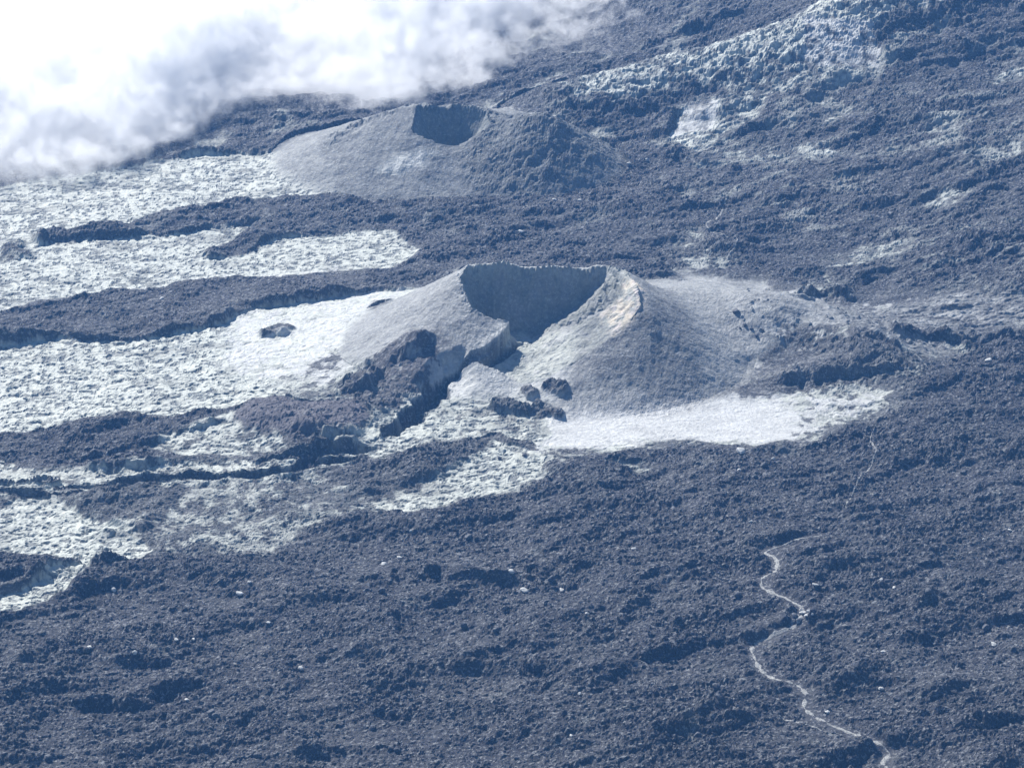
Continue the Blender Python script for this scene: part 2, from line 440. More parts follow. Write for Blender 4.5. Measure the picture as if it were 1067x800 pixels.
KEEP[sl] = m; PALE[sl] = PALE[sl] * (1 - m) + .46 * m; ASH[sl] = np.maximum(ASH[sl], .8 * m); ROUGH[sl] *= 1 - .7 * m; CRAG[sl] *= 1 - .78 * m
# clinker knobs in front of the main cone
mound([(550,411),(555,413)], 1.5, 3.5, 0, .9, pale=.08, pw=3, dz=4)
mound([(573,412),(584,414)], 1.8, 4, 0, .9, pale=.08, pw=3, dz=4)
mound([(520,425),(545,428)], 1.5, 5, 0, .9, pale=.12, dz=2)
mound([(560,430),(580,436)], 1.2, 4, 0, .9, pale=.12)
# shelves to the right
scarp([(925,360),(965,358),(1000,360),(1040,358),(1120,350)], 4, 18, 4, crag=.8, warp=1, taper=False, pale=.05)
scarp([(905,318),(960,325),(1010,322),(1080,312)], 1.8, 14, 4, warp=1)
scarp([(800,330),(830,318),(850,330)], 3, 8, 3, crag=.5)
scarp([(820,318),(860,312),(905,318)], 6, 14, 3, crag=.7)
scarp([(1000,300),(1040,310),(1100,300)], 2.5, 14, 4, crag=.4, warp=1)
# ridge of the upper right hill
mound([(585,132),(660,112),(750,92),(840,62),(930,18),(1060,-20)], 27, 42, 7, .7, pw=1.7)
scarp([(790,112),(850,98),(905,82)], 2.5, 20, 7, crag=.5, warp=1)
scarp([(900,55),(960,38),(1067,0)], 3, 30, 8, crag=.4, warp=1)
scarp([(700,135),(750,128),(800,110)], 1.5, 14, 6, crag=.3, warp=1)
for s, h in (([(620,170),(700,178),(800,165)], 4), ([(950,90),(1000,60),(1067,35)], 7), ([(930,130),(1000,110),(1067,90)], 5),
             ([(860,235),(920,210),(1000,180),(1067,160)], 6), ([(930,290),(1000,262),(1067,240)], 6), ([(760,230),(830,215),(900,180)], 4),
             ([(700,270),(760,262),(830,262)], 3), ([(980,230),(1030,205),(1067,195)], 5), ([(620,222),(700,240),(780,240)], 3),
             ([(380,85),(520,60),(640,20)], 6), ([(600,75),(700,40),(800,10)], 7), ([(560,108),(640,85),(760,50)], 5), ([(240,150),(275,140),(300,152)], 6)):
    scarp(s, h * .45, 22, 8, crag=.12, warp=1)
# lava flow fronts on the left
scarp([(-60,360),(0,357),(60,352),(150,353),(230,338),(262,320),(350,307),(450,303)], 3.0, 30, 2.0, warp=1, pale=.03, taper=False)
scarp([(38,252),(100,249),(165,246),(232,236)], 2.5, 20, 2, warp=1, pale=.03, taper=False)
scarp([(212,268),(250,266),(298,247),(350,241)], 2.0, 12, 2, warp=1, pale=.03, taper=False)
scarp([(20,488),(80,482),(130,470),(190,452),(270,432)], 3.5, 16, 3, crag=.3)
scarp([(60,492),(150,490),(200,478)], 3, 12, 3, crag=.4)
scarp([(-20,598),(30,606),(62,600),(90,592)], 4, 10, 4, crag=.4)
scarp([(95,552),(130,560),(170,548)], 3.5, 8, 3, crag=.5)
scarp([(70,600),(110,596),(150,588)], 3.5, 9, 3, crag=.4)
scarp([(265,350),(290,350),(308,346)], 3, 6, 3)
scarp([(132,250),(150,250),(172,247)], 2, 6, 2)
# pressure ridges of the clinker plain
for s, h, b, f in (([(340,612),(395,606),(450,600),(470,588)], 4.5, 10, 3), ([(392,608),(420,600),(465,596),(470,612),(540,612)], 5, 9, 2.5),
                ([(470,616),(500,614),(545,612),(552,604)], 4.5, 8, 2.5), ([(545,606),(580,600),(628,588)], 5, 8, 2.5), ([(640,645),(665,632),(685,628)], 5, 10, 3),
                ([(650,693),(700,682),(760,668),(830,650)], 4.5, 12, 3), ([(470,702),(530,690),(590,672)], 4, 10, 3), ([(430,712),(480,705),(560,690)], 3.5, 10, 3),
                ([(0,712),(30,700),(60,690),(120,684)], 5, 12, 3), ([(20,742),(60,730),(130,738),(180,732)], 7, 14, 4), ([(100,700),(160,694),(200,690)], 5, 10, 4), ([(150,735),(200,712),(240,692)], 5, 10, 3),
                ([(545,790),(580,776),(610,760)], 3, 10, 3), ([(640,790),(690,768),(730,750)], 6, 14, 5), ([(700,770),(740,755),(800,752)], 6, 14, 4),
                ([(935,645),(960,635),(1000,618),(1055,600)], 8, 20, 5), ([(840,590),(865,572),(900,562)], 4, 9, 3), ([(770,660),(810,650),(860,640)], 3, 10, 3),
                ([(830,655),(870,652),(900,638)], 4, 9, 3), ([(860,715),(890,710),(920,700)], 4, 10, 3), ([(940,735),(970,730),(1010,715)], 5, 12, 4), ([(990,745),(1025,730),(1060,726)], 5, 12, 4),
                ([(270,770),(320,790),(360,770)], 4, 10, 3), ([(380,742),(420,750),(440,742)], 3, 8, 3), ([(100,790),(160,780),(220,785)], 3, 9, 3), ([(1000,690),(1067,680),(1120,670)], 4, 12, 3),
                ([(200,790),(240,770),(300,740)], 4, 10, 3), ([(560,520),(620,512),(700,505)], 2, 8, 2), ([(700,560),(780,548),(830,530)], 2.5, 8, 3), ([(300,650),(360,640),(400,650)], 2.5, 8, 3),
                ([(880,540),(940,530),(1000,520)], 3, 10, 3), ([(900,490),(905,470),(915,460)], 2, 6, 3), ([(540,560),(600,552),(680,540)], 2, 8, 2), ([(820,420),(880,425),(960,410)], 2, 8, 3)):
    scarp(s, h * .5, b * .8, f * 1.1, crag=.35, warp=1)

# ------------------------------------------------------------------ the trodden path
PATHS = [
  [(856,559),(845,563),(825,567),(798,577),(808,585),(809,596),(794,605),(797,617),(812,625),(829,634),(836,640),(830,652),(806,662),(786,674),(785,684),(795,701),(812,711),(830,716),(839,724),(838,737),(850,746),(872,757),(893,766),(905,774),(922,782),(927,787),(920,796),(926,806),(930,830)],
]
p0 = pts(PATHS[0])
PATHM = np.zeros_like(H)
sl = bbox_idx(p0, 20); d, T, S_ = line_d(p0, sl, 0); PATHM[sl] = np.maximum(PATHM[sl], 1 - sstep(d, 1.6, 5))
ROUGH *= (1 - .75 * PATHM); CRAG *= (1 - PATHM)

# ------------------------------------------------------------------ relief at every scale
PALE = np.clip(PALE, 0, 1.1)
dark = 1 - np.clip(PALE * 1.2, 0, 1)
# rolling swells
H += (1.3 * fbm(X, Y, 60, 3, 1) + .9 * fbm(X * .8 + Y * .4, Y * .5 - X * .4, 19, 3, 5)) * (1 - ASH * .8) * (REG != 2)
# clinker: broken and sharp
cl = fbm(WX2, WY2, 8.5, 5, 21, .66)
cr = fbm(X, Y, 3.4, 3, 31, .6, True)
patch = .55 + .75 * sstep(fbm(X * .8 + Y * .3, Y - .3 * X, 55, 4, 15, .6), -.25, .35)
pr = fbm(X * .45 + Y * .20, Y * .8 - X * .35, 21, 4, 401, .55, True)
pr2 = fbm(X * .30 + Y * .12, Y * .75 - X * .30, 46, 4, 421, .5, True)
H += 4.2 * sstep(pr2, .25, .8) * dark * (1 - ASH) * (REG == 0) * (1 - PATHM * .5)
ROUGH *= .86
H += 1.8 * sstep(pr, .1, .75) * dark * ROUGH * (1 - ASH) * patch * (REG == 0)
def blocks(x, y, c, seed):
    a = np.floor(x / c).astype(np.int64); b = np.floor(y / c).astype(np.int64)
    return (_hash(a, b, seed) & np.uint32(1023)).astype(F32) / 1023 - .5
jx = X + 1.3 * fbm(X, Y, 2.2, 2, 501); jy = Y + 1.3 * fbm(X, Y, 2.2, 2, 511)
blk = 1.1 * blocks(jx * .9 + jy * .3, jy * .9 - jx * .3, 3.1, 5) + .8 * blocks(jx * .7 - jy * .6, jy * .7 + jx * .6, 1.7, 6)
H += (.7 * fbm(WX2, Y, 2.6, 2, 25, .7) + blk * (.6 + .6 * sstep(fbm(X, Y, 25, 3, 520), -.2, .4))) * (dark * .8 + .2) * ROUGH * (1 - ASH * .6)
ROUGH *= 1 - .42 * sstep(Y, 1430, 1600)
H += (.85 * cl + .9 * cr * patch) * (dark * .75 + .15) * ROUGH * (1 - ASH * .75) * patch
# ropy lava: swells with cracks across the flow
rx = WX2 * .82 + WY2 * .20; ry = WY2 * .82 - WX2 * .2
rp = fbm(rx * .75, ry, 7.0, 4, 41, .6)
rd = fbm(rx * .6, ry, 5.0, 3, 47, .55, True)
H += (1.9 * rp + 1.3 * np.minimum(rd, .35)) * np.clip(PALE, 0, 1) * ROUGH * (1 - ASH * .85)
rk = fbm(WX2 * .42 + WY2 * .08, WY2 * .8 - WX2 * .12, 2.1, 3, 441, .6) + .45 * fbm(WX2 * .5, WY2, 9.0, 3, 447, .6)
q0_, q1_ = np.percentile(rk[::7, ::7], [60, 88])
CRK = sstep(rk, q0_, q1_) * np.clip(PALE * 1.5, 0, 1) * np.clip(1 - ASH * 1.3, 0, 1)
H -= CRK * .6
# crags
kg = fbm(WX2, WY2, 12, 4, 61, .6, True)
kc = fbm(WX2, WY2, 5, 4, 66, .65)
stp = kg * 3.2 + kc * 1.2
H += CRAG * stp
kw = KEEP * sstep(X, 160, 195)
kr = fbm(X * .45 + Y * .1, Y, 8, 4, 531, .6, True)
H += kw * 2.4 * kr; PALE = np.clip(PALE + kw * (.35 * fbm(X * .4, Y, 10, 4, 535, .6) - .10 - .15 * sstep(kr, .3, .7)), 0, 1)
# cinder: fine grain
H += ASH * np.where(REG > 0, .58, .16) * (1.0 * fbm(X, Y, 3.0, 3, 71, .7) + .25 * fbm(X, Y, 14, 2, 75))
# knobs poking through the ash
kn = fbm(X, Y, 5, 2, 83)
H += sstep(kn, .38, .6) * 1.1 * (ASH > .4) * (REG == 6)

# torn, patchy borders between the two lavas
an = fbm(WX2, WY2, 8, 5, 315, .66) + .6 * fbm(X * .6, Y, 26, 3, 316, .6)
aw = np.clip(5 * ASH * (1.02 - ASH), 0, 1) * (1 - .85 * KEEP) * (REG != 1) * (REG != 3)
ASH = np.clip(ASH * (1 - aw * .85) + sstep(ASH + .9 * an, .35, .65) * np.clip(.5 + ASH, 0, 1) * aw * .85, 0, 1)
tn = fbm(WX2, WY2, 9, 5, 305, .66) + .5 * fbm(X * .7, Y, 34, 3, 306, .6)
tt = PALE + 1.35 * tn
torn = sstep(tt, .38, .62) * np.clip(.45 + PALE * .7, 0, 1)
wgt = np.clip(5 * PALE * (1.02 - PALE), 0, 1) * (1 - .8 * KEEP) * (REG != 1) * (REG != 2) * (REG != 3) * (REG != 4) * (1 - .8 * sstep(ASH, .5, .9) * sstep(PALE, .6, .9))
PALE = PALE * (1 - wgt * .85) + torn * wgt * .85
PALE += .22 * fbm(X, Y, 6, 4, 368, .65) * ((REG == 1) | (REG == 3) | (KEEP > .5))
PALE += .30 * fbm(X * .45, Y, 9, 4, 366, .6) * (ASH > .5) * (REG == 0)
PALE = np.clip(PALE, 0, 1)
stk = fbm(WX * .22 + WY * .05, WY2 * .9 - WX * .10, 12, 5, 377, .62)
PALE -= .42 * sstep(stk, .02, .38) * (PALE > .5) * (ASH < .45) * (REG == 0)
# faint paler streaks on the dark slope at the back
bk = sstep(Y, 1560, 1700)
st = fbm(X * .55 + Y * .3, Y * .55 - X * .55, 34, 5, 333, .62)
PALE += bk * sstep(st, .16, .42) * .42 * (REG == 0) * (PALE < .3)
va = np.array(at(1000, 0)) - np.array(at(600, 130)); va /= np.linalg.norm(va)
al = X * va[0] + Y * va[1]; ac = -X * va[1] + Y * va[0]
urp = pts([(560,145),(700,95),(900,0),(1067,-60),(1300,-60),(1300,300),(1067,330),(900,300),(760,200),(690,165)])
sl, m = poly_mask(urp, 30, 1)
sk = fbm(al[sl] / 4.5 + WX2[sl] * .05, ac[sl] + WY2[sl] * .1, 11, 4, 351, .62)
sk2 = fbm(al[sl] / 3 + WX2[sl] * .1, ac[sl] + .15 * WX2[sl], 5, 3, 357, .62)
H[sl] += m * (3.2 * sk + .9 * sk2) * (.5 + .8 * PALE[sl]) * (1 - ASH[sl])
big = .5 + fbm(X[sl], Y[sl], 110, 2, 359)
PALE[sl] += m * sstep(sk + .4 * sk2, .10, .40) * np.clip(big, .1, 1) * .38 * (1 - ASH[sl])
st2 = fbm(WX2, WY2, 20, 4, 343, .6)
PALE += sstep(st2, .30, .55) * .10 * (PALE < .2) * (REG == 0)

# ------------------------------------------------------------------ sampling the finished ground
dep_a = np.array(dep)
def ground(x, y):
    r = np.interp(-math.atan2(HC, y), -dep_a, np.arange(NR))
    c = np.interp(x / math.sqrt(y * y + HC * HC), UC, np.arange(NC))
    i, j = min(int(r), NR - 2), min(int(c), NC - 2); a, b = r - i, c - j
    return float(H[i, j] * (1 - a) * (1 - b) + H[i + 1, j] * a * (1 - b) + H[i, j + 1] * (1 - a) * b + H[i + 1, j + 1] * a * b)

def hit(px, py):
    """where the photograph's line of sight meets the finished ground"""
    d = ray(px, py); t = 900.0
    while t < 4000:
        x, y, z = d[0] * t, d[1] * t, HC + d[2] * t
        if z < ground(x, y): break
        t += 1.5
    return x, y, ground(x, y)

# ------------------------------------------------------------------ materials
def nd(nt, t, **k):
    n = nt.nodes.new(t)
    for a, b in k.items():
        if hasattr(n, a): setattr(n, a, b)
        else: n.inputs[a].default_value = b
    return n
def mat(name):
    m = bpy.data.materials.new(name); m.use_nodes = True
    nt = m.node_tree; nt.nodes.clear()
    out = nt.nodes.new('ShaderNodeOutputMaterial'); bs = nt.nodes.new('ShaderNodeBsdfPrincipled')
    nt.links.new(bs.outputs[0], out.inputs[0])
    return m, nt, bs, out

def lava_material():
    m, nt, bs, out = mat('lava')
    L = nt.links.new
    def attr(n):
        a = nd(nt, 'ShaderNodeAttribute'); a.attribute_name = n; return a.outputs['Fac']
    geo = nd(nt, 'ShaderNodeNewGeometry')
    def noise(scale, detail=4, rough=.6, vec=None):
        n = nd(nt, 'ShaderNodeTexNoise'); n.inputs['Scale'].default_value = scale
        n.inputs['Detail'].default_value = detail; n.inputs['Roughness'].default_value = rough
        L(vec or geo.outputs['Position'], n.inputs['Vector']); return n.outputs['Fac']
    def mix(f, a, b, mode='MIX'):
        n = nd(nt, 'ShaderNodeMix', data_type='RGBA', blend_type=mode)
        for s, v in ((0, f), (6, a), (7, b)):
            if isinstance(v, (int, float, tuple)): n.inputs[s].default_value = v
            else: L(v, n.inputs[s])
        return n.outputs[2]
    def rng(v, a, b, c, d):
        n = nd(nt, 'ShaderNodeMapRange'); L(v, n.inputs[0])
        for i, q in enumerate((a, b, c, d)): n.inputs[i + 1].default_value = q
        return n.outputs[0]
    def math_(op, a, b):
        n = nd(nt, 'ShaderNodeMath', operation=op)
        for i, v in enumerate((a, b)):
            if isinstance(v, (int, float)): n.inputs[i].default_value = v
            else: L(v, n.inputs[i])
        return n.outputs[0]
    n1 = noise(.55, 5, .75); n2 = noise(.16, 4, .6); n3 = noise(.03, 3, .5); n4 = noise(.62, 4, .75)
    darkc = mix(rng(n1, .35, .68, 0, 1), (.007, .008, .013, 1), (.040, .041, .053, 1))
    darkc = mix(rng(n3, .40, .62, 0, .75), darkc, (.046, .047, .053, 1))
    darkc = mix(rng(n4, .54, .60, 0, .85), darkc, (.23, .235, .24, 1))
    palec = mix(rng(n1, .3, .7, 0, 1), (.31, .33, .30, 1), (.66, .68, .60, 1))  # ropy lava's sheen put into the base colour
    palec = mix(rng(n2, .45, .75, 0, .35), palec, (.40, .42, .36, 1))
    ashc = mix(rng(n1, .35, .7, 0, 1), (.42, .43, .43, 1), (.68, .68, .65, 1))
    palec = mix(attr('ash'), palec, ashc)
    p = attr('pale')
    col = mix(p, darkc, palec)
    col = mix(math_('MULTIPLY', attr('crack'), .9), col, (.10, .115, .12, 1))
    col = mix(math_('MULTIPLY', attr('purple'), .7), col, (.13, .115, .13, 1))
    s = math_('MULTIPLY', attr('sulphur'), rng(n2, .40, .58, 0, 1))
    col = mix(math_('MULTIPLY', s, .8), col, (.66, .56, .42, 1))
    s2 = math_('MULTIPLY', attr('sulphur'), rng(noise(.23, 3, .6), .52, .64, 0, .7))
    col = mix(s2, col, (.66, .57, .54, 1))
    L(col, bs.inputs['Base Color'])
    L(rng(p, 0, 1, .85, .55), bs.inputs['Roughness'])
    bs.inputs['Specular IOR Level'].default_value = .45
    bmp = nd(nt, 'ShaderNodeBump'); bmp.inputs['Strength'].default_value = 1; bmp.inputs['Distance'].default_value = .7
    L(math_('ADD', math_('MULTIPLY', n1, 1.0), math_('MULTIPLY', n4, .35)), bmp.inputs['Height'])
    L(bmp.outputs[0], bs.inputs['Normal'])
    return m
LAVA = lava_material()

def rock_material(name, c0, c1):
    m, nt, bs, out = mat(name); L = nt.links.new
    geo = nd(nt, 'ShaderNodeNewGeometry'); n = nd(nt, 'ShaderNodeTexNoise'); n.inputs['Scale'].default_value = 1.6; n.inputs['Detail'].default_value = 5
    L(geo.outputs['Position'], n.inputs['Vector'])
    r = nd(nt, 'ShaderNodeValToRGB'); r.color_ramp.elements[0].position = .35; r.color_ramp.elements[1].position = .65
    r.color_ramp.elements[0].color = c0; r.color_ramp.elements[1].color = c1
    L(n.outputs['Fac'], r.inputs[0]); L(r.outputs[0], bs.inputs['Base Color']); bs.inputs['Roughness'].default_value = .8
    b = nd(nt, 'ShaderNodeBump'); b.inputs['Distance'].default_value = .3; b.inputs['Strength'].default_value = .7
    L(n.outputs['Fac'], b.inputs['Height']); L(b.outputs[0], bs.inputs['Normal'])
    return m
ROCKD = rock_material('dark_rock', (.045, .048, .058, 1), (.11, .115, .13, 1))
ROCKP = rock_material('pale_rock', (.34, .35, .35, 1), (.60, .60, .57, 1))
PATHMAT = rock_material('path_dust', (.10, .105, .11, 1), (.40, .40, .38, 1))

# ------------------------------------------------------------------ build the meshes from the one height field
VX = np.stack([X, Y, H], -1).reshape(-1, 3).astype(F32)
idx = np.arange(NR * NC).reshape(NR, NC)
Q = np.stack([idx[:-1, :-1], idx[:-1, 1:], idx[1:, 1:], idx[1:, :-1]], -1).reshape(-1, 4)
FR = REG[:-1, :-1].reshape(-1)
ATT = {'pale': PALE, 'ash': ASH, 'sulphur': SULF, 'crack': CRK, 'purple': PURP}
def sheet(name, faces, parent=None):
    used = np.zeros(NR * NC, bool); used[faces.reshape(-1)] = True
    ids = np.where(used)[0]; rem = np.zeros(NR * NC, np.int32); rem[ids] = np.arange(len(ids))
    me = bpy.data.meshes.new(name)
    me.vertices.add(len(ids)); me.vertices.foreach_set('co', VX[ids].reshape(-1))
    n = len(faces); me.loops.add(n * 4); me.polygons.add(n)
    me.loops.foreach_set('vertex_index', rem[faces].reshape(-1).astype(np.int32))
    me.polygons.foreach_set('loop_start', np.arange(0, n * 4, 4, dtype=np.int32))
    me.polygons.foreach_set('loop_total', np.full(n, 4, np.int32))
    me.update(calc_edges=True)
    for k, A in ATT.items():
        a = me.attributes.new(k, 'FLOAT', 'POINT'); a.data.foreach_set('value', A.reshape(-1)[ids].astype(F32))
    me.materials.append(LAVA)
    me.polygons.foreach_set('use_smooth', np.zeros(n, bool))
    o = bpy.data.objects.new(name, me); C.objects.link(o)
    if parent: o.parent = parent
    return o
def tag(o, label=None, cat=None, group=None, kind=None):
    if label: o['label'] = label
    if cat: o['category'] = cat
    if group: o['group'] = group
    if kind: o['kind'] = kind
    return o
fc = lambda r: Q[FR == r]
def hill(name, label, cat, outer, crater=None):
    f = fc(outer)
    if crater:
        o = sheet(name, f); sheet('crater', fc(crater), o)
    else: o = sheet(name, f)
    return tag(o, label, cat, kind='structure')
tag(sheet('ground', Q[FR == 0]), 'dark broken clinker plain with pale ropy lava fields and ash', 'lava field', kind='structure')
hill('volcanic_cone', 'large grey cinder cone in the middle with a deep breached crater and yellowish right rim', 'volcanic cone', 1, 2)
hill('volcanic_cone', 'smaller grey cone behind the large one, below the cloud, with a shadowed crater', 'volcanic cone', 3, 4)
hill('lava_mound', 'broken purplish lava mound left of the channel running out of the large crater', 'lava mound', 5)
hill('lava_hill', 'craggy pale lava hill with dark hollows at the right foot of the large cone', 'lava hill', 6)
hill('lava_ridge', 'long pale rugged ridge climbing to the upper right corner behind the cones', 'lava ridge', 7)

# ------------------------------------------------------------------ path ribbons draped over the ground
def ribbon(name, s, width, label):
    p = pts(s); rnd = random.Random(len(s))
    P2 = []
    for i in range(len(p) - 1):
        l = math.hypot(*(p[i + 1] - p[i])); m = max(1, int(l / .9))
        a = p[max(i - 1, 0)]; b = p[i]; c = p[i + 1]; d = p[min(i + 2, len(p) - 1)]
        for j in range(m):
            t = j / m
            P2.append(.5 * (2 * b + (c - a) * t + (2 * a - 5 * b + 4 * c - d) * t * t + (3 * b - a - 3 * c + d) * t ** 3))
    P2 = np.array(P2); n = len(P2)
    P2[:, 0] += .5 * fbm(P2[:, 0], P2[:, 1], 6, 3, 8); P2[:, 1] += .8 * fbm(P2[:, 0], P2[:, 1], 6, 3, 18)
    wn = fbm(P2[:, 0], P2[:, 1], 4, 4, 28, .7)
    vs = []; fs = []
    for i in range(n):
        t = P2[min(i + 1, n - 1)] - P2[max(i - 1, 0)]; t = t / (np.linalg.norm(t) + 1e-9); nn = np.array([-t[1], t[0]])
        w = width * (.8 + 2.6 * wn[i]) * (1 if i > n * .12 else .55)
        w = max(w, .12)
        for k in range(6):
            q = P2[i] + nn * w * (k / 5 - .5) * (1 + .15 * rnd.uniform(-1, 1))
            vs.append((q[0], q[1], ground(q[0], q[1]) + (.16 if 0 < k < 5 else .03)))
    for i in range(n - 1):
        for k in range(5):
            fs.append((i * 6 + k, i * 6 + k + 1, i * 6 + k + 7, i * 6 + k + 6))
    me = bpy.data.meshes.new(name); me.from_pydata(vs, [], fs); me.materials.append(PATHMAT)
    o = bpy.data.objects.new(name, me); C.objects.link(o)
    return tag(o, label, 'path', kind='structure')
ribbon('path', PATHS[0], 1.7, 'long pale winding footpath across the dark clinker at the lower right')
ribbon('path', [(938,320),(915,332),(900,334),(910,346),(907,358),(925,366),(940,376),(955,384),(968,392),(962,398)], 1.4, 'short pale footpath over the ash beside the craggy hill')
ribbon('path', [(802,746),(822,750),(850,760),(872,768)], 1.2, 'short pale side path joining the long footpath near the bottom')
ribbon('path', [(912,452),(906,470),(912,484),(898,500),(890,515),(880,535)], .7, 'faint trace of path on the dark clinker above the long footpath')
ribbon('path', [(760,205),(752,222),(742,238),(736,246),(755,256),(768,262),(756,274)], 1.1, 'faint path zigzagging on the dark slope behind the large cone')

# ------------------------------------------------------------------ boulders
import bmesh
def rock_mesh(name, seed, m, flat=.6, sub=2):
    rnd = random.Random(seed); bm = bmesh.new(); bmesh.ops.create_icosphere(bm, subdivisions=sub, radius=1)
    planes = []
    for _ in range(9):
        v = np.array([rnd.gauss(0, 1), rnd.gauss(0, 1), rnd.gauss(0, 1)]); v /= np.linalg.norm(v); planes.append((v, rnd.uniform(.55, .9)))
    ax = (rnd.uniform(.8, 1.25), rnd.uniform(.7, 1.1), flat * rnd.uniform(.8, 1.2))
    for v in bm.verts:
        c = np.array(v.co)
        for pn, d in planes:
            k = c @ pn
            if k > d: c = c - pn * (k - d)
        c = c * (1 + .05 * rnd.uniform(-1, 1))
        v.co = (c[0] * ax[0], c[1] * ax[1], c[2] * ax[2])
    me = bpy.data.meshes.new(name); bm.to_mesh(me); bm.free(); me.materials.append(m); return me
DARKM = [rock_mesh('boulder', i, ROCKD, .75) for i in range(6)]
PALEM = [rock_mesh('boulder', 40 + i, ROCKP, .6) for i in range(6)]
def boulder(me, px, py, size, label, group):
    x, y, z = hit(px, py)
    o = bpy.data.objects.new('boulder', me); C.objects.link(o)
    o.location = (x, y, z + size * .18); o.scale = (size, size, size); o.rotation_euler = (random.uniform(-.25, .25), random.uniform(-.25, .25), random.uniform(0, 6.28))
    return tag(o, label, 'boulder', group)
G1 = 'pale boulders lying on the clinker'
PB = [(250,619,1.7,'pale flat boulder on dark clinker right of the lower left pale lava tongue'),
 (119,617,1.5,'pale boulder just right of the pale lava tongue at lower left'),
 (260,608,.9,'small pale stone beside the flat boulder in the left foreground'),
 (93,675,1.3,'pale boulder above the ridge at far left of the foreground'),
 (140,684,1.5,'pale boulder on the clinker above the left foreground ridge'),
 (202,669,.9,'small bright stone alone in the left foreground'),
 (184,669,1.1,'low grey stone beside a small bright one in the left foreground'),
 (313,700,1.6,'pale angular boulder on the left foreground clinker'),
 (195,729,1.1,'pale stone below the left foreground ridge'),
 (280,652,1.0,'grey stone in the left foreground between two pale boulders'),
 (604,723,1.1,'pale slab lying below the centre of the foreground'),
 (595,767,.9,'pale stone near the bottom centre'),
 (546,617,1.9,'pale boulder below the dark outcrop in the centre foreground'),
 (533,598,1.7,'tall pale block standing on the dark outcrop of the centre foreground'),
 (400,588,1.4,'pale boulder left of the centre ridge, lower one of a close pair'),
 (416,582,1.3,'pale boulder left of the centre ridge, upper one of a close pair'),
 (428,555,1.0,'pale stone alone on the clinker below the pale ash tongue'),
 (585,616,1.3,'pale boulder right of the centre foreground outcrop'),
 (850,612,1.4,'pale boulder on the clinker just right of the long footpath'),
 (932,614,1.2,'pale boulder on top of the lower right rise'),
 (918,604,.9,'small pale stone on the lower right rise behind a larger one'),
 (1052,554,1.1,'bright stone at the right edge above the lower right ridge'),
 (1025,562,.9,'bright small stone left of another near the right edge'),
 (1035,674,1.5,'pale flat boulder at the right edge below the ridge'),
 (920,680,1.1,'pale stone in the middle of the lower right clinker'),
 (918,718,1.4,'pale upright boulder on the lower right clinker right of the path'),
 (862,743,1.2,'pale boulder beside the lower bend of the long footpath'),
 (772,472,2.4,'large pale slab at the lower edge of the bright ash in front of the cone'),
 (806,480,1.6,'pale boulder below the right end of the bright ash'),
 (770,490,1.2,'pale stone just below the slab under the bright ash'),
 (543,242,1.6,'lone white boulder on the dark plain between the two cones'),
 (655,172,1.6,'pale boulder on the dark slope right of the rear cone'),
 (578,209,1.5,'pale boulder in front of the right foot of the rear cone'),
 (604,209,1.3,'small pale boulder on the dark plain right of the one by the rear cone'),
 (674,167,1.5,'pale stone near the foot of the long ridge'),
 (168,312,1.5,'white boulder on the dark lava band at left'),
 (660,572,1.1,'pale stone on the clinker right of centre'),
 (782,545,1.2,'bright slab on the clinker above the start of the long footpath'),
 (612,640,1.0,'pale stone below the centre ridge'),
 (1030,376,1.9,'pale boulder at the right edge below the dark lava shelf')]
for i, (px, py, s, lab) in enumerate(PB):
    boulder(PALEM[i % 6], px, py, s, lab, G1)
for k, (dx, dy, s) in enumerate([(0,0,1.5),(6,-2,1.2),(-6,2,1.1),(4,4,1.0),(-2,-4,1.2),(10,1,.8)]):
    boulder(PALEM[k % 6], 836 + dx, 640 + dy, s, 'pale boulder in the cluster heaped at the upper bend of the long footpath', 'pale boulders clustered at the path bend')
rb = random.Random(11)
k = 0
while k < 190:
    px = rb.uniform(5, 1062); py = rb.uniform(470, 796)
    if px < 420 and py < 640 - px * .2: continue
    s = .6 + 1.3 * rb.random() ** 3
    boulder(DARKM[k % 6], px, py, s, 'dark angular boulder among the clinker of the foreground plain', 'dark boulders scattered over the foreground')
    k += 1
for px, py, s in ((767,327,2.2),(783,345,1.4),(788,352,1.2),(795,345,1.0),(776,340,1.2),(771,342,1.0)):
    boulder(DARKM[int(px) % 6], px, py, s, 'dark boulder half buried in the ash right of the large cone', 'dark boulders on the ash slope')

